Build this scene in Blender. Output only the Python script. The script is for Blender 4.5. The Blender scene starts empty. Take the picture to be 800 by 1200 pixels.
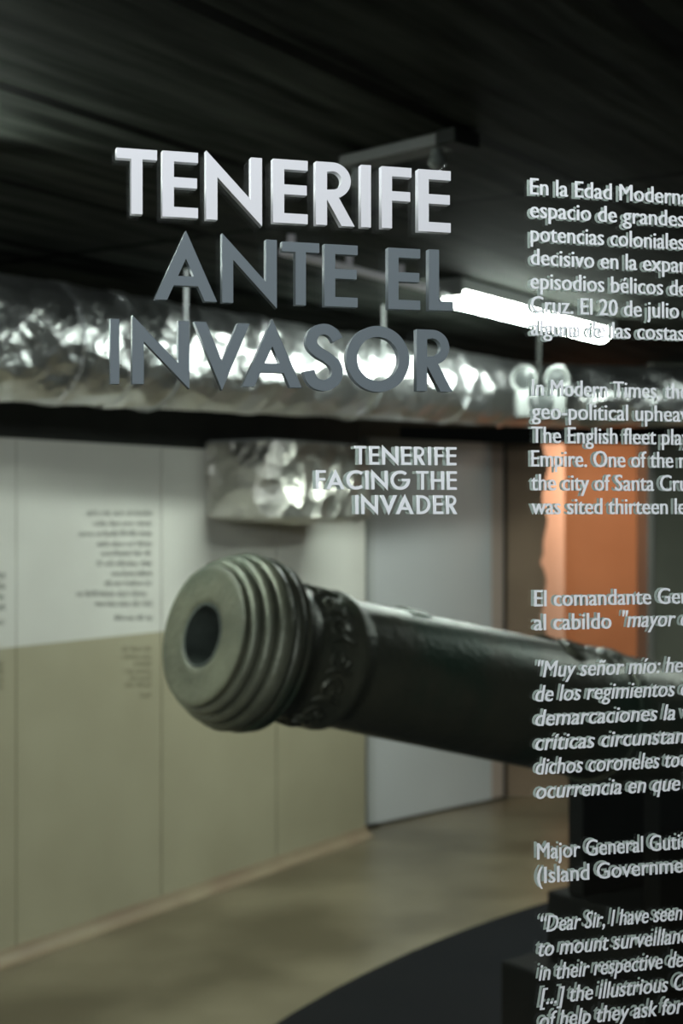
import bpy, bmesh, math, random
from mathutils import Vector, Matrix
random.seed(7)
sc = bpy.context.scene
COL = sc.collection

# ------------------------------------------------------------------ camera
F = 1700.0          # focal length in pixels of the 800x1200 frame
EYE = 1.65
cd = bpy.data.cameras.new('camera')
cam = bpy.data.objects.new('camera', cd); COL.objects.link(cam)
cam.location = (0, 0, EYE); cam.rotation_euler = (math.radians(90), 0, 0)
cd.sensor_fit = 'VERTICAL'; cd.sensor_height = 36.0; cd.lens = 36.0 * F / 1200.0
cd.clip_start = 0.05
cd.dof.use_dof = True; cd.dof.focus_distance = 1.33; cd.dof.aperture_fstop = 6.6
sc.camera = cam

# ------------------------------------------------------------------ world, exposure
w = bpy.data.worlds.new('dim_hall'); sc.world = w; w.use_nodes = True
w.node_tree.nodes['Background'].inputs[0].default_value = (0.80, 0.95, 0.88, 1)
w.node_tree.nodes['Background'].inputs[1].default_value = 0.028
sc.view_settings.view_transform = 'Standard'; sc.view_settings.look = 'None'
sc.view_settings.exposure = 0.0; sc.view_settings.gamma = 1.0
sc.view_settings.use_curve_mapping = False

def area(name, loc, target, sx, sy, power, col):
    l = bpy.data.lights.new(name, 'AREA'); l.shape = 'RECTANGLE'; l.size = sx; l.size_y = sy
    l.energy = power; l.color = col
    o = bpy.data.objects.new(name, l); COL.objects.link(o); o.location = loc
    o.rotation_euler = (Vector(target) - Vector(loc)).to_track_quat('-Z', 'Y').to_euler()
    return o
# unseen area lights added on the camera side to light the lettering
area('added_lettering_light', (-1.5, -2.7, 2.44), (0.15, 1.35, 1.4), 1.2, 0.3, 150.0, (0.93, 0.97, 1.0))
area('added_lettering_top_light', (0.0, 0.72, 2.49), (0.15, 1.32, 1.10), 0.9, 0.12, 8.0, (0.93, 0.97, 1.0))  # second added light, from above, to brighten the text
# warm lamp in the back room
area('back_room_light', (1.99, 8.84, 2.0), (1.33, 9.4, 1.2), 0.2, 0.25, 19.0, (1.0, 0.74, 0.56))
pl_ = bpy.data.lights.new('added_spill_light', 'POINT'); pl_.energy = 14.0; pl_.color = (1.0, 0.60, 0.36); pl_.shadow_soft_size = 0.08  # added point light so that warm spill reaches the floor
po_ = bpy.data.objects.new('added_spill_light', pl_); COL.objects.link(po_); po_.location = (1.99, 8.86, 2.2)
TUBE = 86.0         # emission of the fluorescent diffusers

# ------------------------------------------------------------------ helpers
def P(px, py, Y):                       # a point at depth Y seen at pixel (px, py)
    return Vector(((px - 400.0) / F * Y, Y, EYE - (py - 600.0) / F * Y))
def at_z(px, py, z):                    # ... on the horizontal plane z
    Y = (EYE - z) * F / (py - 600.0)
    return P(px, py, Y)

def link(name, me, m=None, parent=None):
    o = bpy.data.objects.new(name, me); COL.objects.link(o)
    if m: me.materials.append(m)
    if parent: o.parent = parent
    return o
def obj(name, bm, m, parent=None, smooth=False):
    me = bpy.data.meshes.new(name); bm.normal_update(); bm.to_mesh(me); bm.free()
    if smooth:
        for p in me.polygons: p.use_smooth = True
        try: me.set_sharp_from_angle(angle=math.radians(40))
        except Exception: pass
    return link(name, me, m, parent)
def empty(name, loc, label, cat, group=None, rot=(0, 0, 0)):
    o = bpy.data.objects.new(name, None); COL.objects.link(o)
    o.location = loc; o.rotation_euler = rot; o.empty_display_size = 0.1
    o['label'] = label; o['category'] = cat
    if group: o['group'] = group
    return o
def tag(o, label, cat, group=None):
    o['label'] = label; o['category'] = cat
    if group: o['group'] = group
    return o
def struct(o): o['kind'] = 'structure'; return o

def box(bm, lo, hi, mat=None):
    vs = []
    for x in (lo[0], hi[0]):
        for y in (lo[1], hi[1]):
            for z in (lo[2], hi[2]):
                v = Vector((x, y, z)); vs.append(bm.verts.new(mat @ v if mat else v))
    for f in ((0, 1, 3, 2), (4, 6, 7, 5), (0, 4, 5, 1), (2, 3, 7, 6), (0, 2, 6, 4), (1, 5, 7, 3)):
        bm.faces.new([vs[i] for i in f])
    bmesh.ops.recalc_face_normals(bm, faces=bm.faces)
def bev(bm, off, seg=2):
    bmesh.ops.bevel(bm, geom=list(bm.edges), offset=off, segments=seg, affect='EDGES', profile=0.5)
def prism(bm, pts, z0, z1):
    a = [bm.verts.new((p[0], p[1], z0)) for p in pts]; b = [bm.verts.new((p[0], p[1], z1)) for p in pts]
    bm.faces.new(a); bm.faces.new(list(reversed(b)))
    n = len(pts)
    for i in range(n): bm.faces.new((a[i], b[i], b[(i + 1) % n], a[(i + 1) % n]))
    bmesh.ops.recalc_face_normals(bm, faces=bm.faces)
def frame_of(d):
    d = Vector(d).normalized(); s = d.cross(Vector((0, 0, 1))).normalized(); u = s.cross(d).normalized()
    return d, s, u
def sweep(bm, pts, rad, n=16, cap=True, dent=None):
    rings = []
    pts = [Vector(p) for p in pts]
    for i, p in enumerate(pts):
        t = (pts[min(i + 1, len(pts) - 1)] - pts[max(i - 1, 0)])
        if i == 0: d, s, u = frame_of(t) if abs(t.normalized().z) < .98 else (t.normalized(), Vector((1, 0, 0)), Vector((0, 1, 0)))
        else:
            d = t.normalized(); s = (s - d * s.dot(d)).normalized(); u = s.cross(d).normalized()
        r = rad[i] if isinstance(rad, (list, tuple)) else rad
        ring = []
        for k in range(n):
            a = 2 * math.pi * k / n
            rr = r * (dent(i, k) if dent else 1)
            ring.append(bm.verts.new(p + (s * math.cos(a) + u * math.sin(a)) * rr))
        rings.append(ring)
    for i in range(len(rings) - 1):
        for k in range(n):
            bm.faces.new((rings[i][k], rings[i][(k + 1) % n], rings[i + 1][(k + 1) % n], rings[i + 1][k]))
    if cap: bm.faces.new(list(reversed(rings[0]))); bm.faces.new(rings[-1])
    bmesh.ops.recalc_face_normals(bm, faces=bm.faces)
def revolve(bm, o, d, prof, n=96, close=False):   # prof: (distance along d, radius)
    d, s, u = frame_of(d); rings = []
    for t, r in prof:
        if r < 1e-5: rings.append([bm.verts.new(o + d * t)]); continue
        rings.append([bm.verts.new(o + d * t + (s * math.cos(2 * math.pi * k / n) + u * math.sin(2 * math.pi * k / n)) * r) for k in range(n)])
    if close: rings.append(rings[0])
    for a, b in zip(rings, rings[1:]):
        for k in range(n):
            k2 = (k + 1) % n
            if len(a) == 1 and len(b) == 1: continue
            if len(a) == 1: bm.faces.new((a[0], b[k2], b[k]))
            elif len(b) == 1: bm.faces.new((a[k], a[k2], b[0]))
            else: bm.faces.new((a[k], a[k2], b[k2], b[k]))
    bmesh.ops.recalc_face_normals(bm, faces=bm.faces)

# ------------------------------------------------------------------ materials
def mat(name, col, rough=0.6, metal=0.0, spec=None):
    m = bpy.data.materials.new(name); m.use_nodes = True
    b = m.node_tree.nodes['Principled BSDF']
    b.inputs['Base Color'].default_value = (*col, 1); b.inputs['Roughness'].default_value = rough
    b.inputs['Metallic'].default_value = metal
    if spec is not None: b.inputs['Specular IOR Level'].default_value = spec
    return m
def N(m, t, **kw):
    n = m.node_tree.nodes.new(t)
    for k, v in kw.items():
        if k in n.inputs: n.inputs[k].default_value = v
        else: setattr(n, k, v)
    return n
def L(m, a, b): m.node_tree.links.new(a, b)
def mottled(name, c1, c2, scale, rough=0.6, metal=0.0, bump=0.0, bscale=40, detail=6, lo=.35, hi=.65, spec=None, stretch=None):
    m = mat(name, c1, rough, metal, spec); b = m.node_tree.nodes['Principled BSDF']
    tc = N(m, 'ShaderNodeTexCoord'); src = tc.outputs['Object']
    if stretch:
        mp = N(m, 'ShaderNodeMapping'); mp.inputs['Scale'].default_value = stretch
        L(m, src, mp.inputs[0]); src = mp.outputs[0]
    nz = N(m, 'ShaderNodeTexNoise', Scale=scale, Detail=detail); L(m, src, nz.inputs['Vector'])
    cr = N(m, 'ShaderNodeValToRGB'); e = cr.color_ramp.elements
    e[0].position = lo; e[0].color = (*c1, 1); e[1].position = hi; e[1].color = (*c2, 1)
    L(m, nz.outputs['Fac'], cr.inputs[0]); L(m, cr.outputs[0], b.inputs['Base Color'])
    if bump:
        n2 = N(m, 'ShaderNodeTexNoise', Scale=bscale, Detail=4.0); L(m, src, n2.inputs['Vector'])
        bp = N(m, 'ShaderNodeBump', Strength=bump, Distance=0.01); L(m, n2.outputs['Fac'], bp.inputs['Height'])
        L(m, bp.outputs[0], b.inputs['Normal'])
    return m

WT = 0.65                                    # left wall direction: dX/dY
WD = Vector((WT, 1, 0)).normalized()         # along the wall, away
WN = Vector((WD.y, -WD.x, 0))                # out of the wall, into the room
W0 = Vector((-400 / F * 5.29, 5.29, 0))
WANG = math.atan2(WD.y, WD.x)
def wall_at(px):                             # wall point under pixel column px
    k = (px - 400) / F
    # X = W0.x + WT (Y - W0.y) = k Y
    Y = (W0.x - WT * W0.y) / (k - WT)
    return Vector((k * Y, Y, 0))
def along(p): return (p - W0).dot(WD)
WM = Matrix(((WD.x, WN.x, 0, W0.x), (WD.y, WN.y, 0, W0.y), (0, 0, 1, 0), (0, 0, 0, 1)))   # local: along, out, up

m_white = mottled('white_panel_paint', (0.67, 0.655, 0.60), (0.73, 0.72, 0.66), 2.5, 0.55)
m_olive = mottled('olive_panel_paint', (0.385, 0.35, 0.24), (0.43, 0.395, 0.275), 2.0, 0.5)
m_blackwall = mottled('black_painted_wall', (0.018, 0.02, 0.015), (0.03, 0.032, 0.026), 5, 0.8)
m_floor = mottled('polished_concrete', (0.10, 0.081, 0.048), (0.225, 0.190, 0.125), 1.5, 0.30, 0, 0.05, 30, 8, .36, .64)
m_skirt = mottled('terracotta_cove', (0.26, 0.19, 0.125), (0.32, 0.26, 0.17), 4, 0.5)
m_orange_lit = mottled('lamp_lit_orange_plaster', (0.66, 0.42, 0.32), (0.70, 0.46, 0.35), 2, 0.7)  # strong lamp light on the orange wall is put into this paler pink
m_brown = mottled('brown_wall', (0.22, 0.15, 0.10), (0.26, 0.18, 0.12), 3, 0.8)
m_orange = mottled('orange_wall', (0.40, 0.185, 0.085), (0.46, 0.22, 0.105), 2, 0.7)
m_greywall = mottled('dark_grey_wall', (0.12, 0.125, 0.095), (0.15, 0.155, 0.12), 3, 0.7)
m_steel = mat('grey_steel_jamb', (0.27, 0.265, 0.24), 0.4, 0.4)
m_black = mottled('black_steel', (0.004, 0.0045, 0.004), (0.006, 0.0065, 0.006), 8, 0.75, spec=.15)
m_carpet = mottled('charcoal_carpet', (0.0085, 0.0095, 0.0115), (0.012, 0.013, 0.0155), 90, 0.95, spec=0.1)
m_door = mottled('pale_grey_door_paint', (0.56, 0.57, 0.575), (0.60, 0.61, 0.615), 1.5, 0.35)
m_dark = mat('dark_rubber', (0.02, 0.02, 0.018), 0.7)
m_grey = mat('grey_enamel', (0.33, 0.34, 0.33), 0.4)
m_plastic = mat('light_grey_plastic', (0.20, 0.21, 0.205), 0.45)
m_clear = mat('smoked_lens', (0.06, 0.065, 0.065), 0.08)
m_wtext = mat('dark_wall_vinyl', (0.10, 0.10, 0.08), 0.7)
m_wtext2 = mat('faint_wall_vinyl', (0.20, 0.185, 0.12), 0.7)
m_let = mat('white_acrylic', (0.62, 0.63, 0.655), 0.6, 0, .2)
m_letg = mat('grey_acrylic', (0.125, 0.150, 0.163), 0.6, 0, .15)
m_vinyl = mat('white_vinyl', (0.80, 0.83, 0.85), 0.5)
m_vinyl2 = mat('greenish_white_vinyl', (0.55, 0.61, 0.585), 0.5)

def ceiling_mat():
    m = mat('board_marked_dark_concrete', (0.02, 0.02, 0.018), 0.8, 0, 0.02); b = m.node_tree.nodes['Principled BSDF']
    tc = N(m, 'ShaderNodeTexCoord'); mp = N(m, 'ShaderNodeMapping'); mp.inputs['Rotation'].default_value = (0, 0, -WANG); mp.inputs['Location'].default_value = (-3.56 + 2.1 * 4, -2.79 + 6.2, 0)
    L(m, tc.outputs['Object'], mp.inputs[0])
    br = N(m, 'ShaderNodeTexBrick', Scale=1.0); br.offset = 0.0; br.inputs['Brick Width'].default_value = 2.1
    br.inputs['Row Height'].default_value = 0.62; br.inputs['Mortar Size'].default_value = 0.026; br.inputs['Mortar Smooth'].default_value = .3
    br.inputs['Color1'].default_value = (0.014, 0.016, 0.0135, 1); br.inputs['Color2'].default_value = (0.028, 0.031, 0.027, 1)
    br.inputs['Mortar'].default_value = (0.001, 0.001, 0.001, 1)
    L(m, mp.outputs[0], br.inputs['Vector'])
    m2 = N(m, 'ShaderNodeMapping'); m2.inputs['Scale'].default_value = (0.9, 9, 1); L(m, mp.outputs[0], m2.inputs[0])
    nz = N(m, 'ShaderNodeTexNoise', Scale=1.6, Detail=7.0); L(m, m2.outputs[0], nz.inputs['Vector'])
    cr = N(m, 'ShaderNodeValToRGB'); cr.color_ramp.elements[0].color = (.1, .1, .1, 1); cr.color_ramp.elements[1].color = (1.9, 1.9, 1.9, 1)
    cr.color_ramp.elements[0].position = .3; cr.color_ramp.elements[1].position = .7
    L(m, nz.outputs['Fac'], cr.inputs[0])
    mx = N(m, 'ShaderNodeMix', data_type='RGBA', blend_type='MULTIPLY'); mx.inputs['Factor'].default_value = 1
    L(m, br.outputs['Color'], mx.inputs['A']); L(m, cr.outputs[0], mx.inputs['B']); L(m, mx.outputs['Result'], b.inputs['Base Color'])
    bp = N(m, 'ShaderNodeBump', Strength=0.3, Distance=0.01); L(m, nz.outputs['Fac'], bp.inputs['Height']); L(m, bp.outputs[0], b.inputs['Normal'])
    return m
def foil_mat(name='crumpled_foil', col=(0.84, 0.85, 0.86), rough=0.33):
    m = mat(name, col, rough, 1.0); b = m.node_tree.nodes['Principled BSDF']
    tc = N(m, 'ShaderNodeTexCoord')
    vo = N(m, 'ShaderNodeTexVoronoi', Scale=7.0, feature='F1'); n1 = N(m, 'ShaderNodeTexNoise', Scale=5.0, Detail=5.0)
    n2 = N(m, 'ShaderNodeTexNoise', Scale=28.0, Detail=3.0)
    for q in (vo, n1, n2): L(m, tc.outputs['Object'], q.inputs['Vector'])
    a = N(m, 'ShaderNodeMath', operation='MULTIPLY'); a.inputs[1].default_value = 0.8; L(m, vo.outputs['Distance'], a.inputs[0])
    c = N(m, 'ShaderNodeMath', operation='ADD'); L(m, a.outputs[0], c.inputs[0]); L(m, n1.outputs['Fac'], c.inputs[1])
    e = N(m, 'ShaderNodeMath', operation='MULTIPLY_ADD'); e.inputs[1].default_value = 0.18; L(m, n2.outputs['Fac'], e.inputs[0]); L(m, c.outputs[0], e.inputs[2])
    bp = N(m, 'ShaderNodeBump', Strength=1.0, Distance=0.05); L(m, e.outputs[0], bp.inputs['Height']); L(m, bp.outputs[0], b.inputs['Normal'])
    return m
def bronze(name, c1, c2, c3, rough, metal):
    m = mottled(name, c1, c2, 9, rough, metal, 0.25, 60); nt = m.node_tree
    b = nt.nodes['Principled BSDF']; tc = nt.nodes['Texture Coordinate']
    ramp = [n for n in nt.nodes if n.type == 'VALTORGB'][0]
    nz = N(m, 'ShaderNodeTexNoise', Scale=3.5, Detail=8.0); L(m, tc.outputs['Object'], nz.inputs['Vector'])
    cr = N(m, 'ShaderNodeValToRGB'); cr.color_ramp.elements[0].position = .52; cr.color_ramp.elements[1].position = .66
    cr.color_ramp.elements[0].color = (0, 0, 0, 1); cr.color_ramp.elements[1].color = (1, 1, 1, 1); L(m, nz.outputs['Fac'], cr.inputs[0])
    mx = N(m, 'ShaderNodeMix', data_type='RGBA'); L(m, cr.outputs[0], mx.inputs['Factor']); L(m, ramp.outputs[0], mx.inputs['A'])
    mx.inputs['B'].default_value = (*c3, 1); L(m, mx.outputs['Result'], b.inputs['Base Color'])
    return m
def glass_mat():
    m = bpy.data.materials.new('clear_float_glass'); m.use_nodes = True; nt = m.node_tree; nt.nodes.clear()
    out = N(m, 'ShaderNodeOutputMaterial'); tr = N(m, 'ShaderNodeBsdfTransparent'); gl = N(m, 'ShaderNodeBsdfGlossy')
    tr.inputs[0].default_value = (0.975, 0.99, 0.98, 1); gl.inputs['Roughness'].default_value = 0.0
    fr = N(m, 'ShaderNodeFresnel', IOR=1.45); mx = N(m, 'ShaderNodeMixShader')
    L(m, fr.outputs[0], mx.inputs[0]); L(m, tr.outputs[0], mx.inputs[1]); L(m, gl.outputs[0], mx.inputs[2]); L(m, mx.outputs[0], out.inputs[0])
    return m
def emit_mat(name, col, s):
    m = bpy.data.materials.new(name); m.use_nodes = True; nt = m.node_tree; nt.nodes.clear()
    out = N(m, 'ShaderNodeOutputMaterial'); e = N(m, 'ShaderNodeEmission', Strength=s); e.inputs[0].default_value = (*col, 1)
    L(m, e.outputs[0], out.inputs[0]); return m
m_ceil = ceiling_mat(); m_foil = foil_mat(); m_foil2 = foil_mat('dull_dusty_foil', (0.60, 0.59, 0.54), 0.40); m_glass = glass_mat()
m_bronze = bronze('dark_bronze_patina', (0.046, 0.050, 0.036), (0.066, 0.066, 0.046), (0.026, 0.052, 0.034), 0.40, 0.35)
m_face = bronze('pale_verdigris_bronze', (0.052, 0.054, 0.033), (0.12, 0.122, 0.080), (0.045, 0.055, 0.034), 0.55, 0.2)
m_ring = bronze('worn_bronze_moulding', (0.095, 0.10, 0.07), (0.18, 0.185, 0.135), (0.07, 0.085, 0.058), 0.42, 0.3)
m_bore = mottled('dark_bore', (0.020, 0.026, 0.022), (0.06, 0.072, 0.062), 12, 0.5, 0.2)
m_tube = emit_mat('fluorescent_diffuser', (0.90, 1.0, 0.93), TUBE)

# ------------------------------------------------------------------ the setting
CEIL = 2.51
bm = bmesh.new(); box(bm, (-4.5, -3.0, -0.1), (6.0, 11.5, 0.0)); struct(obj('floor', bm, m_floor))
bm = bmesh.new(); box(bm, (-4.5, -3.0, CEIL), (6.0, 11.5, CEIL + 0.15)); struct(obj('ceiling', bm, m_ceil))

# left wall: dark wall with a row of painted panels in front of it, each split in white above and olive below
END = along(wall_at(428))
PTOP = EYE + 0.272 * 1.0
PMID = EYE - 160 * 5.29 / F
seam1, seam2 = along(wall_at(19)), along(wall_at(189))
pw = seam2 - seam1
bm = bmesh.new(); box(bm, (-4.0, -0.20, 0), (END, -0.031, CEIL), WM); struct(obj('wall_left', bm, m_blackwall))
bmw, bmo = bmesh.new(), bmesh.new()
k = -4
while seam1 + k * pw < END:
    a, b = seam1 + k * pw + 0.004, min(seam1 + (k + 1) * pw - 0.004, END)
    box(bmw, (a, -0.03, PMID), (b, 0.0, PTOP), WM); box(bmo, (a, -0.03, 0.0), (b, 0.0005, PMID), WM); k += 1
struct(obj('wall_left_upper_panels', bmw, m_white)); struct(obj('wall_left_lower_panels', bmo, m_olive))
bm = bmesh.new()                                  # coved concrete skirting
prof = [(0.0, 0.05), (0.006, 0.05), (0.012, 0.03), (0.03, 0.012), (0.055, 0.004), (0.055, 0.0), (0.0, 0.0)]
A = [bm.verts.new(WM @ Vector((-4.0, p[0] + .001, p[1]))) for p in prof]; B = [bm.verts.new(WM @ Vector((END, p[0] + .001, p[1]))) for p in prof]
for i in range(len(prof)): bm.faces.new((A[i], A[(i + 1) % 7], B[(i + 1) % 7], B[i]))
bm.faces.new(A); bm.faces.new(list(reversed(B))); bmesh.ops.recalc_face_normals(bm, faces=bm.faces)
struct(obj('baseboard_left', bm, m_skirt, smooth=True))

# back wall: brown pier with a rough stone jamb, opening to an orange room, steel jamb, dark grey wall
def wall_seg(name, p0, p1, z0, z1, th, m):
    p0, p1 = Vector(p0), Vector(p1); d = (p1 - p0); ln = d.length; d.normalize(); n = Vector((-d.y, d.x))
    M = Matrix(((d.x, n.x, 0, p0.x), (d.y, n.y, 0, p0.y), (0, 0, 1, 0), (0, 0, 0, 1)))
    bm = bmesh.new(); box(bm, (0, 0, z0), (ln, th, z1), M); return obj(name, bm, m)
def XY(px, Y): return ((px - 400) / F * Y, Y)
HY = 8.42
# rough jamb outline (x along the pier, z up), extruded in depth
bm = bmesh.new(); xs = XY(594, HY)[0]; xe = XY(639, HY)[0]
pts = [(xs, 0.0), (XY(690, HY)[0], 0.0), (XY(690, HY)[0], 0.24), (xe, 0.24)]
z = 0.30
while z < CEIL - 0.06:
    pts.append((xe + random.uniform(-0.022, 0.010) + 0.012 * math.sin(z * 17), z)); z += random.uniform(0.04, 0.10)
pts += [(xe, CEIL), (xs, CEIL)]
a = [bm.verts.new((p[0], HY, p[1])) for p in pts]; b = [bm.verts.new((p[0], HY + .28, p[1])) for p in pts]
bm.faces.new(a); bm.faces.new(list(reversed(b)))
for i in range(len(pts)): bm.faces.new((a[i], b[i], b[(i + 1) % len(pts)], a[(i + 1) % len(pts)]))
bmesh.ops.recalc_face_normals(bm, faces=bm.faces); struct(obj('wall_back', bm, m_brown))
bm = bmesh.new(); box(bm, (-0.6, HY + 0.5, 0), (xs - .002, HY + .62, CEIL)); struct(obj('wall_back_left', bm, m_greywall))
bm = bmesh.new(); box(bm, (XY(765, HY)[0] + .002, HY, 0), (5.5, HY + .28, CEIL)); struct(obj('wall_back_right', bm, m_greywall))
bm = bmesh.new(); box(bm, (XY(757, HY)[0], HY - .03, 0), (XY(765, HY)[0], HY + .28, CEIL)); bev(bm, .004); struct(obj('trim_1', bm, m_steel))
bm = bmesh.new(); box(bm, (XY(468, HY)[0], HY - .16, EYE + .395), (5.5, HY - .002, EYE + .485)); bev(bm, .006); struct(obj('trim_2', bm, m_black))
# orange room
bm = bmesh.new(); box(bm, (0.4, 10.2, 0), (3.6, 10.3, CEIL)); struct(obj('wall_orange_back', bm, m_orange))
bm = bmesh.new(); box(bm, (0.80, 9.25, 0), (XY(661, 9.25)[0], 9.45, CEIL)); struct(obj('wall_orange_lit', bm, m_orange_lit))
bm = bmesh.new(); box(bm, (2.75, HY + .285, 0), (2.85, 10.2, CEIL)); struct(obj('wall_orange_right', bm, m_orange))

# ------------------------------------------------------------------ grey door, standing open
d0 = at_z(431, 970, 0.0); d1 = at_z(590, 936, 0.0); dv = (d1 - d0); DL = dv.length
door = empty('grey_door', d0, 'pale grey full height door leaf standing open behind the cannon barrel', 'door', rot=(0, 0, math.atan2(dv.y, dv.x)))
DT = EYE + 80 * 7.9 / F + 0.02
bm = bmesh.new(); box(bm, (0.0455, 0.0, 0.012), (DL - .105, 0.045, DT)); bev(bm, .003); obj('door_leaf', bm, m_door, door)
bm = bmesh.new(); box(bm, (DL - .1045, 0.0, 0.012), (DL, 0.045, DT)); bev(bm, .003); o_lit = obj('warm_lit_edge', bm, mat('warm_lit_door_paint', (0.50, 0.39, 0.33), .45), door); o_lit['label'] = 'door end strip with warm light put into its colour'  # warm light on the end of the door is painted as this beige strip
bm = bmesh.new(); box(bm, (-0.004, -0.006, 0.012), (0.045, 0.051, DT)); bev(bm, .004); obj('edge_strip', bm, mat('light_grey_edge', (0.50, 0.51, 0.50), .35), door)
bm = bmesh.new(); box(bm, (-0.02, 0.052, 0.0), (-0.006, 0.13, DT + .04)); box(bm, (-0.05, -0.02, 0.0), (0.06, -.008, 0.018)); obj('hinge_post', bm, m_black, door)
bm = bmesh.new(); box(bm, (0.02, 0.008, 0.0), (DL - .01, 0.037, 0.0118)); obj('bottom_seal', bm, m_dark, door)
bm = bmesh.new(); box(bm, (DL + .001, -0.004, 0.0), (DL + .016, 0.049, DT)); obj('edge_seal', bm, m_dark, door)

# ------------------------------------------------------------------ foil duct
DU0 = P(0, 396, 4.75); DU1 = P(600, 461, 7.05)
dd = (DU1 - DU0)
pts, rad = [], []
n = 60
for i in range(-24, n + 1):
    t = i / n; pts.append(DU0 + dd * t); rad.append(0.207 - 0.050 * max(0, t))
e0 = pts[-1]; dh = dd.normalized(); ang0 = math.atan2(dh.y, dh.x); p = e0.copy(); zsl = (EYE - (464 - 600) / F * 7.2)
st = 0.045
for j in range(1, 13):
    a_ = ang0 + (math.radians(-3) - ang0) * j / 12; p = p + Vector((math.cos(a_), math.sin(a_), 0)) * st; pts.append(p.copy()); rad.append(0.155)
for j in range(1, 40):
    p = p + Vector((math.cos(math.radians(-3)), math.sin(math.radians(-3)), 0)) * st; pts.append(p.copy()); rad.append(0.150)
org = Vector((pts[24].x, pts[24].y, pts[24].z))
duct = empty('foil_duct', org, 'long round silver foil duct running under the black ceiling along the left wall', 'duct')
rows = {}
def dent(i, k):
    key = (i, k)
    if key not in rows: rows[key] = 1 + random.gauss(0, 0.008) + 0.012 * math.sin(i * 0.9 + k * 0.3) * math.sin(k * .55 + i * .13)
    return rows[key]
bm = bmesh.new(); sweep(bm, [q - org for q in pts], rad, 48, True, dent); obj('foil_jacket', bm, m_foil, duct, True)
def duct_pt(px):
    k = (px - 400) / F; t = (k * DU0.y - DU0.x) / (dd.x - k * dd.y); return DU0 + dd * t, 0.207 - 0.050 * max(0, t)
for px in (60, 125, 290, 410, 520):
    c, r = duct_pt(px); c = c - org; d_ = dh
    bm = bmesh.new(); prof = [(-.022, r * .99), (-.022, r * 1.035), (.022, r * 1.035), (.022, r * .99)]
    revolve(bm, c, d_, prof, 48, True); obj('tape_band', bm, m_foil, duct, True)
m_galv = mat('galvanised_rod', (0.42, 0.44, 0.44), .4, .7)
for px in (173, 410):
    c, r = duct_pt(px); c = c - org
    bm = bmesh.new(); out = WN * (r * .2)
    zt = CEIL - .005 - org.z
    s_ = Vector((dh.y, -dh.x, 0)) * (r * 1.02)
    sweep(bm, [c + s_, Vector((c.x + s_.x, c.y + s_.y, zt))], 0.006, 8)
    ring = [c + Vector((dh.y, -dh.x, 0)) * r * 1.035 * math.cos(q * math.pi / 12) - Vector((0, 0, 1)) * r * 1.035 * math.sin(q * math.pi / 12) for q in range(13)]
    sweep(bm, ring, 0.007, 6)
    obj('hanger', bm, m_galv, duct, True)

# foil wrapped box branching from the duct to the wall
bw = wall_at(240); u0 = along(bw); BZ0 = EYE - 17 * 6.2 / F
bx = empty('foil_branch_box', WM @ Vector((u0, 0, BZ0)), 'boxy foil wrapped branch duct hanging below the round duct against the left wall', 'duct', rot=(0, 0, WANG))
bm = bmesh.new(); PB = 0.40; LB = 0.80; HB = 0.36
corner = [(0, 0.004)]; Rr = 0.13
for j in range(9):
    a_ = math.pi - j * math.pi / 16; corner.append((Rr + Rr * math.cos(a_), PB - Rr + Rr * math.sin(a_)))
for j in range(9):
    a_ = math.pi / 2 - j * math.pi / 16; corner.append((LB - Rr + Rr * math.cos(a_), PB - Rr + Rr * math.sin(a_)))
corner.append((LB, 0.004))
# local y of this empty is rotated: +y of the rotated frame points INTO the wall, so use -y
loops = []
for lv, (zz, inset) in enumerate(((0.0, .05), (.012, .02), (.04, 0.0), (.10, 0), (.16, 0.006), (.22, 0), (.30, 0), (HB, 0))):
    cx, cy = LB / 2, PB / 2
    loops.append([bm.verts.new((cx + (q[0] - cx) * (1 - inset * 2 / LB * 1) + random.gauss(0, .003), -max(.004, cy + (q[1] - cy) * (1 - inset * 2 / PB) + random.gauss(0, .003)), zz + (.022 * math.cos((q[0] - cx) * 4) * -1 + .02 if lv < 2 else 0))) for q in corner])
for a, b in zip(loops, loops[1:]):
    for i in range(len(corner)):
        j = (i + 1) % len(corner); bm.faces.new((a[i], a[j], b[j], b[i]))
bm.faces.new(loops[0]); bm.faces.new(list(reversed(loops[-1]))); bmesh.ops.recalc_face_normals(bm, faces=bm.faces)
obj('foil_wrap', bm, m_foil2, bx, True)
bm = bmesh.new(); box(bm, (0.008, -PB + .06, HB + .001), (LB - .05, -.01, HB + .012)); obj('top_flange', bm, m_galv, bx)

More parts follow.
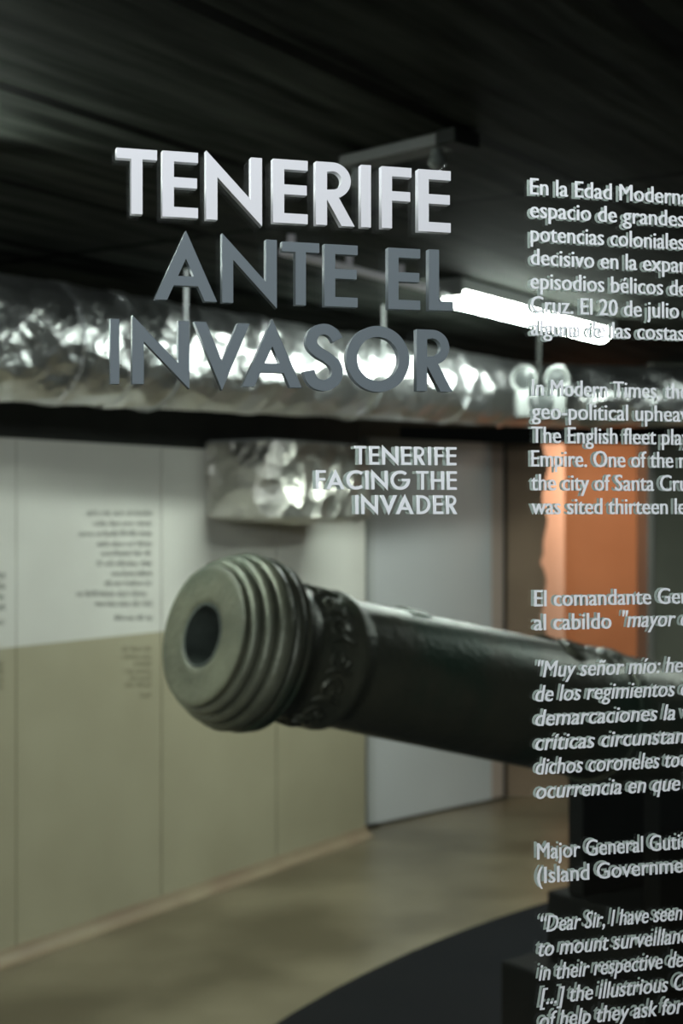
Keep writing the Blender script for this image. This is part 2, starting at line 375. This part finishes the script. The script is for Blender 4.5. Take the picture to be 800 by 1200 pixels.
# ------------------------------------------------------------------ fluorescent lamps
def luminaire(p0, p1, label, m_tube=m_tube):
    p0, p1 = Vector(p0), Vector(p1); d = p1 - p0; ln = d.length; a_ = math.atan2(d.y, d.x)
    e = empty('fluorescent_lamp', (p0.x, p0.y, CEIL), label, 'lamp', rot=(0, 0, a_))
    h = CEIL - p0.z
    bm = bmesh.new(); box(bm, (0.0, -.055, -h + .012), (ln, .055, -.001)); bev(bm, .005); obj('housing', bm, m_grey, e)
    bm = bmesh.new(); nseg = 14; R = .052; prev = None
    rr = []
    for xi, s in ((.012, .55), (.02, .85), (.035, 1), (ln - .035, 1), (ln - .02, .85), (ln - .012, .55)):
        rr.append([bm.verts.new((xi, R * s * math.cos(math.pi * j / nseg), -h + .010 - R * s * math.sin(math.pi * j / nseg))) for j in range(nseg + 1)])
    for a, b in zip(rr, rr[1:]):
        for j in range(nseg): bm.faces.new((a[j], a[j + 1], b[j + 1], b[j]))
        bm.faces.new((a[nseg], a[0], b[0], b[nseg]))
    bm.faces.new(rr[0]); bm.faces.new(list(reversed(rr[-1]))); bmesh.ops.recalc_face_normals(bm, faces=bm.faces)
    obj('diffuser', bm, m_tube, e, True)
    for x0, x1 in ((-.012, .010), (ln - .010, ln + .012)):
        bm = bmesh.new(); box(bm, (x0, -.056, -h - .012), (x1, .056, -.002)); bev(bm, .004); obj('end_cap', bm, m_plastic, e)
    bm = bmesh.new(); sweep(bm, [(-.10, 0, -h + .0), (-.0125, 0, -h + .0)], .016, 12); obj('cable_gland', bm, m_plastic, e, True)
    return e, d.normalized()
la = P(527, 345, 0.80 * F / 255); lb = P(707, 391, 0.80 * F / 209); la.z = lb.z = EYE + .80
lamp, ld = luminaire(la, lb, 'glowing white fluorescent ceiling lamp right of the grey title letters')
step = (lb - la).length
o2 = la - ld * (step * 1.0 + 2.33)
luminaire(o2, o2 + ld * step, 'second fluorescent ceiling lamp of the row, nearer the left wall')
o3 = la + Vector((ld.y, -ld.x, 0)) * 1.65
luminaire(o3, o3 + ld * step, 'fluorescent ceiling lamp of the neighbouring row, above the far side of the cannon', emit_mat('aged_fluorescent_diffuser', (0.90, 1.0, 0.93), TUBE * .55))
# conduit between the lamps
bm = bmesh.new(); c0 = la - ld * .115 - Vector((0, 0, .0)); c1 = la - ld * 1.05
c0.z = c1.z = EYE + .80
org2 = c0.copy()
sweep(bm, [c0 - org2, c1 - org2], .014, 12)
for q in (.25, .6, .95):
    cc = c0.lerp(c1, q) - org2; box(bm, (cc.x - .012, cc.y - .012, cc.z + .012), (cc.x + .012, cc.y + .012, CEIL - org2.z - .001))
cond = obj('conduit', bm, mat('grey_conduit', (0.62, 0.58, 0.63), .45, 0), None, True); cond.location = org2
tag(cond, 'thin grey conduit running along the ceiling into the glowing lamp', 'conduit')

# unlit spotlight bar on the ceiling above the title
ta = P(408, 196, 3.52); tb = P(524, 164, 3.30); ta.z = tb.z = CEIL - .02
dv = tb - ta; tr = empty('track_light', Vector((ta.x, ta.y, CEIL)), 'unlit dark bar fitting with two small bulbs on the ceiling above the white letters', 'lamp', rot=(0, 0, math.atan2(dv.y, dv.x)))
TLn = dv.length
bm = bmesh.new(); box(bm, (0, -.035, -.03), (TLn, .035, -.001)); bev(bm, .004); obj('track_bar', bm, mat('dark_grey_bar', (0.035, 0.036, 0.035), .6), tr)
bm = bmesh.new(); box(bm, (TLn + .001, -.045, -.035), (TLn + .06, .045, -.001)); bev(bm, .004); obj('feed_box', bm, m_black, tr)
for x in (.03, TLn - .03):
    bm = bmesh.new(); revolve(bm, Vector((x, 0, -.031)), Vector((0.001, 0, -1)), [(0, .0), (0, .014), (.012, .014), (.018, .02), (.032, .022), (.042, .014), (.046, 0)], 20); obj('bulb', bm, mat('clear_bulb', (0.10, 0.11, 0.105), .15, .2), tr, True)

# twin emergency light hanging below the ceiling
ec = P(632, 462, 6.3); pxm = 6.3 / F
em = empty('emergency_light', Vector((ec.x, ec.y, EYE - (490 - 600) * pxm)), 'white box light with a round dark lens and two swivel heads near the duct bend', 'lamp')
bm = bmesh.new(); box(bm, (-29 * pxm, -.05, 0), (29 * pxm, .05, 31 * pxm)); bev(bm, .012, 3); obj('body', bm, m_plastic, em, True)
bm = bmesh.new(); revolve(bm, Vector((0, -.05, 19 * pxm)), Vector((0, -1, 0.0001)), [(0, 0), (0, 15 * pxm), (.012, 14 * pxm), (.02, 10 * pxm), (.023, 0)], 32); obj('lens', bm, m_clear, em, True)
for sx in (-1, 1):
    c = Vector((sx * 17 * pxm, 0, 46 * pxm)); dr = Vector((sx * .35, -1, -.15)).normalized()
    bm = bmesh.new(); revolve(bm, c - dr * .04, dr, [(0, 0), (0, .03), (.05, 14 * pxm), (.07, 16 * pxm), (.075, 15 * pxm), (.066, 13 * pxm), (.062, 0)], 32)
    h_ = obj('swivel_head', bm, m_plastic, em, True)
    bm = bmesh.new(); revolve(bm, c - dr * .04, dr, [(.064, 0), (.064, 13 * pxm), (.070, 9 * pxm), (.072, 0)], 32); obj('head_lens', bm, m_clear, h_, True)
    bm = bmesh.new(); sweep(bm, [(c.x, 0, 31 * pxm), (c.x, 0, 36 * pxm)], .01, 8); obj('neck', bm, m_plastic, em, True)
bm = bmesh.new(); sweep(bm, [(0, .02, 31 * pxm), (0, .02, CEIL - em.location.z - .012)], .011, 8); box(bm, (-.07, -.04, CEIL - em.location.z - .012), (.07, .08, CEIL - em.location.z - .001)); obj('hanging_rod', bm, m_black, em)

# ------------------------------------------------------------------ dark round floor area, pedestal, cannon
def circ3(p, q, r):
    ax, ay, bx_, by, cx, cy = p[0], p[1], q[0], q[1], r[0], r[1]
    D = 2 * (ax * (by - cy) + bx_ * (cy - ay) + cx * (ay - by))
    ux = ((ax * ax + ay * ay) * (by - cy) + (bx_ * bx_ + by * by) * (cy - ay) + (cx * cx + cy * cy) * (ay - by)) / D
    uy = ((ax * ax + ay * ay) * (cx - bx_) + (bx_ * bx_ + by * by) * (ax - cx) + (cx * cx + cy * cy) * (bx_ - ax)) / D
    return Vector((ux, uy)), math.hypot(ax - ux, ay - uy)
PH = 0.02
q1, q2, q3 = at_z(322, 1200, PH), at_z(522, 1098, PH), at_z(690, 1043, PH)
cc, cr_ = circ3(q1, q2, q3)
print('PLATFORM', cc, cr_)
pl = []
for i in range(128):
    a_ = 2 * math.pi * i / 128; x, y = cc.x + cr_ * math.cos(a_), cc.y + cr_ * math.sin(a_)
    ylim = 1.62 + 0.2932 * x
    pl.append((min(x, 4.5), max(y, ylim)))
bm = bmesh.new(); prism(bm, pl, 0.0, PH); bmesh.ops.remove_doubles(bm, verts=bm.verts, dist=1e-5)
plat = obj('floor_platform', bm, m_carpet); tag(plat, 'low charcoal round edged platform on the concrete floor under the cannon', 'platform')

MZ = P(237, 744, 2.9); D = Vector((0.7635, 0.607, -0.22)).normalized()
Dh = Vector((D.x, D.y, 0)).normalized(); PA = math.atan2(Dh.y, Dh.x)
def ax(t): return MZ + D * t
# pedestal
def pedbox(name, t0, t1, half, z0, z1, parent, o):
    M = Matrix.Rotation(0, 4, 'Z'); bm = bmesh.new(); box(bm, (t0, -half, z0), (t1, half, z1)); bev(bm, .008)
    return obj(name, bm, m_black, parent)
pb = Vector((ax(1.2).x, ax(1.2).y, PH)); 
ped = empty('cannon_pedestal', pb, 'stepped black steel pedestal carrying the bronze cannon', 'pedestal', rot=(0, 0, PA))
pedbox('base', -0.10, 1.35, 0.24, 0.0, 0.47, ped, pb)
zc = ax(1.2).z - PH
pedbox('column', 0.03, 1.20, 0.20, 0.471, ax(2.3).z - .24 - PH, ped, pb)
# saddle plates following the barrel slope
for sy in (-1, 1):
    bm = bmesh.new()
    prof = []
    for tt, of in ((0.06, .152), (0.93, .196)): prof.append((tt, ax(1.2 + tt / Dh.dot(D)).z - PH - of))
    z0 = ax(2.3).z - .239 - PH
    vs = [bm.verts.new((x, sy * y, zz)) for y in (.10, .15) for x, zz in ((prof[0][0], z0), (prof[0][0], prof[0][1]), (prof[1][0], prof[1][1]), (prof[1][0], z0))]
    for f in ((0, 1, 2, 3), (7, 6, 5, 4), (0, 4, 5, 1), (1, 5, 6, 2), (2, 6, 7, 3), (3, 7, 4, 0)): bm.faces.new([vs[i] for i in f])
    bmesh.ops.recalc_face_normals(bm, faces=bm.faces); obj('saddle', bm, m_black, ped)

co = ax(1.2)
can = empty('cannon', co, 'old dark bronze cannon barrel tilted upward with pale round muzzle', 'cannon')
o_ = MZ - co
def rev(name, prof, m, n=96, close=False, parent=can):
    bm = bmesh.new(); revolve(bm, o_, D, prof, n, close); return obj(name, bm, m, parent, True)
RB = 0.060
# chase and reinforces
prof = [(.345, .10), (.345, .1385), (.42, .141), (.5, .1435), (.75, .1495), (.98, .155), (1.17, .160), (1.172, .168), (1.19, .171), (1.21, .168), (1.212, .163), (1.5, .171), (1.8, .178), (1.802, .19), (1.84, .19), (1.842, .182), (2.2, .192), (2.21, .205), (2.27, .205), (2.29, .18), (2.33, .09), (2.36, .05), (2.40, .06), (2.44, .07), (2.48, .05), (2.5, 0)]
barrel = rev('barrel', prof, m_bronze)
rev('bore', [(-.0005, RB), (-.001, RB + .006), (.02, RB + .001), (.9, RB - .002), (.9, 0)], m_bore, 64)
rev('muzzle_face', [(0.002, RB + .005), (-.002, RB + .010), (-.0025, RB + .02), (-.0025, .128), (-.002, .1385), (.0, .1425), (.005, .1445), (.012, .143), (.012, RB + .005)], m_face, 96, True)
def ring(t0, t1, r, base=.12, n=8, m=m_ring):
    pr = [(t0, base)]
    for j in range(n + 1):
        a_ = math.pi * j / n; pr.append(((t0 + t1) / 2 - (t1 - t0) / 2 * math.cos(a_), r - .010 + .010 * math.sin(a_)))
    pr.append((t1, base)); return rev('moulding_ring', pr, m, 96)
ring(.0125, .036, .158); ring(.0365, .062, .172); ring(.0625, .100, .1825); ring(.1005, .130, .181, m=m_bronze)
rev('muzzle_cavetto', [(.1305, .12), (.131, .174), (.140, .176), (.147, .171), (.155, .163), (.168, .152), (.183, .1445), (.20, .141), (.20, .12)], m_bronze)
band = rev('ornament_band', [(.2005, .12), (.2005, .141), (.225, .1415), (.27, .143), (.292, .146), (.30, .149), (.308, .1505), (.318, .149), (.326, .144), (.3445, .140), (.3445, .12)], m_bronze)
# scrolled leaf relief on the band
d_, s_, u_ = frame_of(D)
def surf(t, phi, r): return o_ + d_ * t + (s_ * math.cos(phi) + u_ * math.sin(phi)) * r
bm = bmesh.new()
def spiral(t0, ph, turns, size, flip):
    pts, rr = [], []
    for j in range(22):
        q = j / 21; a_ = q * turns * 2 * math.pi; rad_ = size * (1 - .8 * q)
        tt = t0 + rad_ * math.cos(a_); pp = ph + flip * rad_ * math.sin(a_) / .142
        pts.append(surf(min(max(tt, .212), .29), pp, .1425)); rr.append(.0065 * (1 - .45 * q))
    sweep(bm, pts, rr, 6)
for i in range(14):
    ph = i * 2 * math.pi / 14
    spiral(.242, ph, 1.4, .026, 1 if i % 2 else -1)
    pts = [surf(.215 + .06 * q / 8, ph + .22 + .10 * math.sin(q / 8 * math.pi), .143) for q in range(9)]
    sweep(bm, pts, [.003 + .006 * math.sin(math.pi * q / 8) for q in range(9)], 6)
    sweep(bm, [surf(.275 - .05 * q / 6, ph - .17 + .07 * q / 6, .143) for q in range(7)], [.007 - .0008 * q for q in range(7)], 6)
obj('leaf_relief', bm, m_bronze, band, True)
# sight bead and the carved ornament on top of the barrel
bm = bmesh.new(); top = math.pi / 2
for j in range(11):
    q = j / 10
    sweep(bm, [surf(.505 + .05 * q, top - .35 + .7 * k / 8, .1445) for k in range(9)], [.003 + .0035 * math.sin(math.pi * k / 8) for k in range(9)], 6)
obj('inscription_scroll', bm, m_bronze, can, True)
bm = bmesh.new()
for j in range(26):
    t0, ph = random.uniform(.99, 1.16), top + random.uniform(-.5, .5)
    a_ = random.uniform(0, 6.28); pts = []
    for k in range(7): pts.append(surf(t0 + .03 * math.cos(a_ + k * .5), ph + .03 / .15 * math.sin(a_ + k * .5), .158))
    sweep(bm, pts, [.0075 * math.sin(math.pi * (k + .7) / 7.4) + .002 for k in range(7)], 6)
obj('carved_ornament', bm, m_bronze, can, True)
for sg in (-1, 1):
    bm = bmesh.new(); c = o_ + d_ * 1.62; sweep(bm, [c + s_ * sg * .16, c + s_ * sg * .30], .055, 32); obj('trunnion', bm, m_bronze, can, True)

# ------------------------------------------------------------------ quotations lettered on the left wall
def wall_px(px, py):
    b_ = wall_at(px); return along(b_), EYE - (py - 600) / F * b_.y
def wall_text(name, label, lines, m, hpx, w0=.0006):
    us = [wall_px(a, y) for a, b, y in lines]
    oz = min(v[1] for v in us) - .03; ou = min(v[0] for v in us)
    e = empty(name, WM @ Vector((ou, w0, oz)), label, 'wall text', group='quotations on the left wall panels', rot=(0, 0, WANG))
    for a, b, y in lines:
        bm = bmesh.new(); x = b
        while x > a + 1.0:
            wl = min(random.uniform(7, 20), x - a)
            xx = x
            while xx > x - wl + .6:
                cw = random.uniform(.9, 1.7); hh = hpx * random.choice((.62, .62, .62, 1.0, .62, .95))
                u1, z0 = wall_px(xx, y + hpx * .31); u2, _ = wall_px(xx - cw, y)
                _, z1 = wall_px(xx, y + hpx * .31 - hh)
                # a tiny glyph: an open ring of strokes
                t_ = (u1 - u2) * .32
                box(bm, (u2 - ou, -.0008, z0 - oz), (u2 + t_ - ou, 0, z1 - oz))
                if random.random() < .7: box(bm, (u2 + t_ * .9 - ou, -.0008, z0 - oz), (u1 - ou, 0, z0 + (z1 - z0) * .25 - oz))
                if random.random() < .6: box(bm, (u2 + t_ * .9 - ou, -.0008, z0 + (z1 - z0) * .72 - oz), (u1 - ou, 0, z1 - oz))
                xx -= cw + .45
            x -= wl + 2.6
        obj('text_line', bm, m, e)
wall_text('wall_quotation', 'dark ragged edged quotation on the white panel left of the cannon muzzle',
          [(101, 179, 602), (110, 178, 614), (92, 178, 626), (113, 178, 638), (118, 177, 649), (113, 178, 661), (131, 178, 672.5), (119, 178, 684), (90, 172, 696.5), (112, 178, 708), (134, 179, 724.5)], m_wtext, 6.4)
wall_text('wall_quotation', 'faint small text block on the olive lower panel left of the cannon muzzle',
          [(142, 177, 761), (143, 177, 770), (156, 177, 778), (144, 177, 787), (152, 177, 795), (144, 177, 803), (163, 176, 815)], m_wtext2, 5.6, .0012)
wall_text('wall_quotation', 'dark text block at the left edge of the photo on the white panel',
          [(-40, 6, 676), (-30, 6, 688), (-40, 5, 700), (-36, 6, 713), (-32, 5, 731)], m_wtext, 6.6)
wall_text('wall_quotation', 'faint text block at the left edge of the photo on the olive panel',
          [(-30, 4, 779), (-30, 4, 788), (-34, 4, 797), (-20, 3, 805)], m_wtext2, 5.6, .0012)

# ------------------------------------------------------------------ glass panel with the lettering
GX = 5800.0
gu = Vector((GX, F, 0)).normalized(); gn = Vector((gu.y, -gu.x, 0)); GO = Vector((0, 1.3, 0))
GM = Matrix(((gu.x, -gn.x, 0), (gu.y, -gn.y, 0), (0, 0, 1)))
panel = empty('glass_text_panel', GO, 'clear glass panel with large white and grey title letters and columns of white text', 'glass panel', rot=(0, 0, math.atan2(gu.y, gu.x)))
TH = 0.0060
def gp(px, py, wv=0.0):                       # pixel -> local (u, z) on the plane wv in front of the glass face
    r = Vector(((px - 400) / F, 1, -(py - 600) / F)); o0 = GO + gn * wv
    t = (o0 - Vector((0, 0, 0))).dot(gn) / r.dot(gn); p = r * t + Vector((0, 0, EYE)); q = p - o0
    return q.dot(gu), p.z
bm = bmesh.new(); box(bm, (-1.1, 0.0, 0.03), (1.25, TH, CEIL - .03)); obj('pane', bm, m_glass, panel)
for nm, z0, z1 in (('floor_channel', 0.0, .05), ('ceiling_channel', CEIL - .05, CEIL)):
    bm = bmesh.new(); box(bm, (-1.1, -.012, z0), (1.25, -.001, z1)); box(bm, (-1.1, TH + .001, z0), (1.25, TH + .012, z1)); obj(nm, bm, m_galv, panel)

# geometric sans capitals, outlines on a unit cap height; each returns (loops, advance)
S, A_ = 0.172, 0.155
def arc(cx, cy, r, a0, a1, n=20, ry=None):
    ry = ry or r
    return [(cx + r * math.cos(math.radians(a0 + (a1 - a0) * i / n)), cy + ry * math.sin(math.radians(a0 + (a1 - a0) * i / n))) for i in range(n + 1)]
def thick(pts, w_):
    l, r = [], []
    for i, p in enumerate(pts):
        a, b = pts[max(i - 1, 0)], pts[min(i + 1, len(pts) - 1)]
        dx, dy = b[0] - a[0], b[1] - a[1]; h = math.hypot(dx, dy); nx, ny = -dy / h * w_ / 2, dx / h * w_ / 2
        l.append((p[0] + nx, p[1] + ny)); r.append((p[0] - nx, p[1] - ny))
    return l + r[::-1]
def smooth(pts, n=8):
    out = []
    for i in range(len(pts) - 1):
        p0, p1, p2, p3 = pts[max(i - 1, 0)], pts[i], pts[i + 1], pts[min(i + 2, len(pts) - 1)]
        for k in range(n):
            t = k / n
            out.append(tuple(.5 * (2 * p1[j] + (p2[j] - p0[j]) * t + (2 * p0[j] - 5 * p1[j] + 4 * p2[j] - p3[j]) * t * t + (3 * p1[j] - p0[j] - 3 * p2[j] + p3[j]) * t ** 3) for j in (0, 1)))
    out.append(pts[-1]); return out
def glyph(c, S=S, A=A_):
    if c == 'I': return [[(0, 0), (0, 1), (S, 1), (S, 0)]], S
    if c == 'T':
        w_ = .62; return [[((w_ - S) / 2, 0), ((w_ - S) / 2, 1 - A), (0, 1 - A), (0, 1), (w_, 1), (w_, 1 - A), ((w_ + S) / 2, 1 - A), ((w_ + S) / 2, 0)]], w_
    if c == 'E':
        w_ = .535; return [[(0, 0), (0, 1), (w_, 1), (w_, 1 - A), (S, 1 - A), (S, .5 + A / 2 + .03), (w_ - .015, .5 + A / 2 + .03), (w_ - .015, .5 - A / 2 + .03), (S, .5 - A / 2 + .03), (S, A), (w_, A), (w_, 0)]], w_
    if c == 'F':
        w_ = .50; return [[(0, 0), (0, 1), (w_, 1), (w_, 1 - A), (S, 1 - A), (S, .45 + A), (w_ - .02, .45 + A), (w_ - .02, .45), (S, .45), (S, 0)]], w_
    if c == 'L':
        w_ = .42; return [[(0, 0), (0, 1), (S, 1), (S, A), (w_, A), (w_, 0)]], w_
    if c == 'H':
        w_ = .70; return [[(0, 0), (0, 1), (S, 1), (S, .5 + A / 2), (w_ - S, .5 + A / 2), (w_ - S, 1), (w_, 1), (w_, 0), (w_ - S, 0), (w_ - S, .5 - A / 2), (S, .5 - A / 2), (S, 0)]], w_
    if c == 'N':
        w_ = .86; o = .06; m_ = (1 + o - .34) / (w_ - S)
        return [[(0, 0), (0, 1 + o), (w_ - S, 1 + o - m_ * (w_ - S)), (w_ - S, 1), (w_, 1), (w_, -o), (S, -o + m_ * (w_ - S)), (S, 0)]], w_
    if c == 'A':
        w_ = .95; o = .06; b = .19; m_ = (1 + o) / (w_ / 2); y0, y1 = .225, .37
        return [[(0, 0), (w_ / 2, 1 + o), (w_, 0), (w_ - b, 0), (w_ - b - y0 / m_, y0), (b + y0 / m_, y0), (b, 0)],
                [(b + y1 / m_, y1), (w_ / 2, (w_ / 2 - b) * m_), (w_ - b - y1 / m_, y1)]], w_
    if c == 'V':
        w_ = .88; o = .06; b = .19; m_ = (1 + o) / (w_ / 2)
        return [[(0, 1), (b, 1), (w_ / 2, 1 - (w_ / 2 - b) * m_), (w_ - b, 1), (w_, 1), (w_ / 2, -o)]], w_
    if c == 'O':
        r = .515; return [arc(r, .5, r, 0, 360, 72)[:-1], arc(r, .5, r - S, 0, 360, 72)[:-1]], 2 * r
    if c == 'D':
        w_ = .72; r = .5
        return [[(0, 0), (0, 1)] + arc(w_ - r, .5, r, 90, -90, 28), [(S, A), (S, 1 - A)] + arc(w_ - r, .5, r - A, 90, -90, 28)], w_
    if c == 'R':
        w_ = .60; x0 = .255; r = .285
        return [[(0, 0), (0, 1)] + arc(x0, 1 - r, r, 90, -70, 20) + [(w_, 0), (w_ - .205, 0), (S, .405), (S, 0)],
                [(S, 1 - 2 * r + A * .85), (S, 1 - A)] + arc(x0, 1 - r, r - A + .015, 90, -90, 18)], w_
    if c == 'S':
        p = smooth([(.515, .775), (.45, .875), (.335, .935), (.20, .905), (.125, .80), (.13, .68), (.22, .58), (.36, .495), (.475, .39), (.51, .27), (.465, .14), (.34, .065), (.20, .085), (.115, .165), (.08, .285)])
        return [thick(p, S * .98)], .60
    if c in 'CG':
        r = .515; w_ = .84; a0 = 48
        o = arc(r, .5, r - S / 2, a0, 360 - a0, 50)
        if c == 'C': return [thick(o, S)], w_
        lo = arc(r, .5, r, 48, 358, 56); hi = arc(r, .5, r - S, 344, 48, 52)
        return [lo + [(2 * r, .58), (.60, .58), (.60, .58 - A)] + [(2 * r - S - .02, .58 - A)] + hi], 2 * r
    raise ValueError(c)
def loops_mesh(name, loops, depth):
    cu = bpy.data.curves.new(name, 'CURVE'); cu.dimensions = '2D'; cu.fill_mode = 'BOTH'; cu.extrude = depth / 2
    for lp in loops:
        sp = cu.splines.new('POLY'); sp.points.add(len(lp) - 1); sp.use_cyclic_u = True
        for q, p in zip(sp.points, lp): q.co = (p[0], p[1], 0, 1)
    return cu_mesh(cu, name)
def cu_mesh(cu, name):
    o = bpy.data.objects.new(name, cu); COL.objects.link(o)
    dg = bpy.context.evaluated_depsgraph_get(); dg.update()
    me = bpy.data.meshes.new_from_object(o.evaluated_get(dg)); bpy.data.objects.remove(o); bpy.data.curves.remove(cu)
    me.name = name; return me
def upright(me, depth, u, zb, sx, sz, wv):
    # curve plane (x, y) -> panel local (x, z); front face at wv before the glass
    for v in me.vertices:
        x, y, d = v.co; v.co = (u + x * sx, -wv + depth / 2 - d, zb + y * sz)
    # mirror in depth keeps the outline; renormalise
    b = bmesh.new(); b.from_mesh(me); bmesh.ops.recalc_face_normals(b, faces=b.faces); b.to_mesh(me); b.free()
    me.materials.clear()
LT = 0.0085
def title(row, m):
    for c, x0, x1, yt, yb in row:            # pixel box of the front face, cap line and baseline at the letter's middle
        loops, wd = glyph(c)
        xm = (x0 + x1) / 2; wv = LT + .0005
        u0, _ = gp(x0, yb, wv); u1, _ = gp(x1, yb, wv); _, zb = gp(xm, yb, wv); _, zt = gp(xm, yt, wv)
        xs_ = [p[0] for p in loops[0]]; lo = min(xs_); sx = (u1 - u0) / (max(xs_) - lo)
        # keep stems of one weight although letters are fitted to their boxes
        me = loops_mesh('letter', loops, LT)
        upright(me, LT, u0 - lo * sx, zb, sx, zt - zb, wv)
        link('letter', me, m, panel)
title([('T', 136.5, 184, 174.5, 250.8), ('E', 190.3, 232, 177.7, 254.6), ('N', 241.5, 307, 183, 258.8), ('E', 319.8, 360.5, 187.2, 261.6),
       ('R', 370, 415.5, 190.5, 264.3), ('I', 423, 434.6, 193.3, 266.2), ('F', 447.2, 482, 195.8, 267.8), ('E', 490, 528, 199.3, 271.6)], m_let)
title([('A', 181, 254.3, 275, 352.2), ('N', 260.3, 324.3, 279.5, 355.6), ('T', 330.5, 374, 284, 357.5), ('E', 380.2, 419, 286.8, 359.4),
       ('E', 454.8, 492.3, 291, 362.6), ('L', 502.5, 531.3, 292.8, 363.8)], m_letg)
title([('I', 129.4, 139.9, 373.5, 449.8), ('N', 155, 222, 375, 450.5), ('V', 227.3, 292.5, 378, 453), ('A', 284, 353.6, 378.5, 453.5),
       ('S', 355.7, 401.8, 380.8, 456.3), ('O', 406, 479.6, 383, 458.2), ('R', 488.2, 530.5, 386.5, 458.6)], m_letg)
def caption(text, x0, x1, yt, yb, wv, depth, name, m):
    gap, x, loops = .15, 0, []
    tr_ = {('F', 'A'): -.12, ('V', 'A'): -.22, ('A', 'C'): -.06, ('A', 'D'): .0, ('N', 'V'): -.04, ('I', 'F'): .04}
    for i, c in enumerate(text):
        if c == ' ': x += .20; continue
        lp, wd = glyph(c, .158, .14); loops += [[(p[0] + x, p[1]) for p in l] for l in lp]
        x += wd + gap + tr_.get((c, text[i + 1] if i + 1 < len(text) else ''), 0)
    u0, _ = gp(x0, yb, wv); u1, _ = gp(x1, yb, wv); _, zb = gp((x0 + x1) / 2, yb, wv); _, zt = gp((x0 + x1) / 2, yt, wv)
    sx = (u1 - u0) / (x - gap)
    me = loops_mesh(name, loops, depth); upright(me, depth, u0, zb, sx, zt - zb, wv); link(name, me, m, panel)
    me = loops_mesh(name, loops, .0006); upright(me, .0006, u0, zb, sx, zt - zb, -TH - .0036); o = link('rear_' + name, me, m_vinyl2, panel)
for tx, x0, x1, yt, yb in (('TENERIFE', 415.3, 534.8, 523.2, 544.8), ('FACING THE', 370.2, 535.2, 551.6, 573.6), ('INVADER', 416.4, 535.8, 580.3, 602.5)):
    caption(tx, x0, x1, yt, yb, .0016, .0012, 'caption_line', m_vinyl)

def text_mesh(txt, italic, name):
    cu = bpy.data.curves.new(name, 'FONT'); cu.body = txt; cu.size = 1.0; cu.extrude = .012; cu.offset = .0
    cu.resolution_u = 3
    if italic: cu.shear = .21
    return cu_mesh(cu, name)
def width(me): xs_ = [v.co.x for v in me.vertices]; return min(xs_), max(xs_)
BODY = [  # measured head, rest of the line, italic, left px, right px of the head, baseline px at left
 ('En la Edad Modern', 'a el Atlántico', 0, 620.8, 796, 227.6), ('espacio de grandes', ' rutas', 0, 620.8, 801, 254.6), ('potencias coloniales', ' y', 0, 621.5, 801, 282.6),
 ('decisivo en la', ' expansión', 0, 621.5, 745.5, 310.2), ('episodios bélicos', ' de', 0, 621.3, 776, 338.2), ('Cruz. El 20 de', ' julio de', 0, 621.5, 751, 365.8), ('alguna de las costas', ' de', 0, 621.5, 801, 392.6),
 ('In Modern Times,', ' the', 0, 623, 772.5, 463.3), ('geo-political', ' upheavals', 0, 622.8, 735, 490.8), ('The English fleet', ' played', 0, 622, 768, 518.8), ('Empire. One of the', ' most', 0, 622.3, 788, 546.6), ('the city of Santa', ' Cruz', 0, 622, 765.5, 574.6), ('was sited thirteen', ' leagues', 0, 622.5, 781.5, 602.6),
 ('El comandante', ' General', 0, 625.6, 762, 710.8), ('al cabildo', ' ', 0, 625.2, 715.5, 738.8),
 ('"Muy señor mío:', ' he visto', 1, 630, 773, 793.8), ('de los regimientos', ' de', 1, 627, 790, 822.4), ('demarcaciones', ' la vigilancia', 1, 627, 769.5, 851), ('críticas circunstan', 'cias', 1, 627, 801, 879.6), ('dichos coroneles', ' todo', 1, 627.5, 772, 908), ('ocurrencia en que', ' hay', 1, 628, 796, 936.4),
 ('Major General', ' Gutiérrez', 0, 629, 752.5, 1007.4), ('(Island', ' Government', 0, 629, 689.5, 1035.6),
 ('“Dear Sir,', ' I have seen', 1, 633, 708, 1092.6), ('to mount surveillan', 'ce', 1, 630.5, 796, 1121), ('in their respective', ' de', 1, 631, 775.5, 1149.4), ('[...] the illustrious', ' Co', 1, 632, 782, 1177.6), ('of help they ask', ' for it', 1, 632, 769.5, 1205.5),
 ('"mayor', ' de', 1, 729, 791, 735.4)]
EM = 20.4 / .727
for head, rest, it, x0, x1, yb in BODY:
    me0 = text_mesh(head, it, 'probe'); a0, a1 = width(me0); bpy.data.meshes.remove(me0)
    for wv, nm, m in ((.0009, 'text_line', m_vinyl), (-TH - .0003, 'rear_text_line', m_vinyl2)):
        me = text_mesh(head + rest, it, nm)
        b_ = bmesh.new(); b_.from_mesh(me)
        g_ = bmesh.ops.duplicate(b_, geom=b_.verts[:] + b_.edges[:] + b_.faces[:])
        for v in g_['geom']:
            if isinstance(v, bmesh.types.BMVert): v.co += Vector((.036, 0, .002))
        b_.to_mesh(me); b_.free()
        u0, zb = gp(x0, yb, .0009); u1, _ = gp(x1, yb, .0009); _, zt = gp(x0, yb - EM, .0009)
        sx = (u1 - u0) / (a1 - a0); sz = zt - zb
        for v in me.vertices:
            x, y, d = v.co; v.co = (u0 + (x - a0) * sx, -wv - d * .012, zb + y * sz)
        b_ = bmesh.new(); b_.from_mesh(me); bmesh.ops.recalc_face_normals(b_, faces=b_.faces); b_.to_mesh(me); b_.free()
        me.materials.clear(); link(nm, me, m, panel)
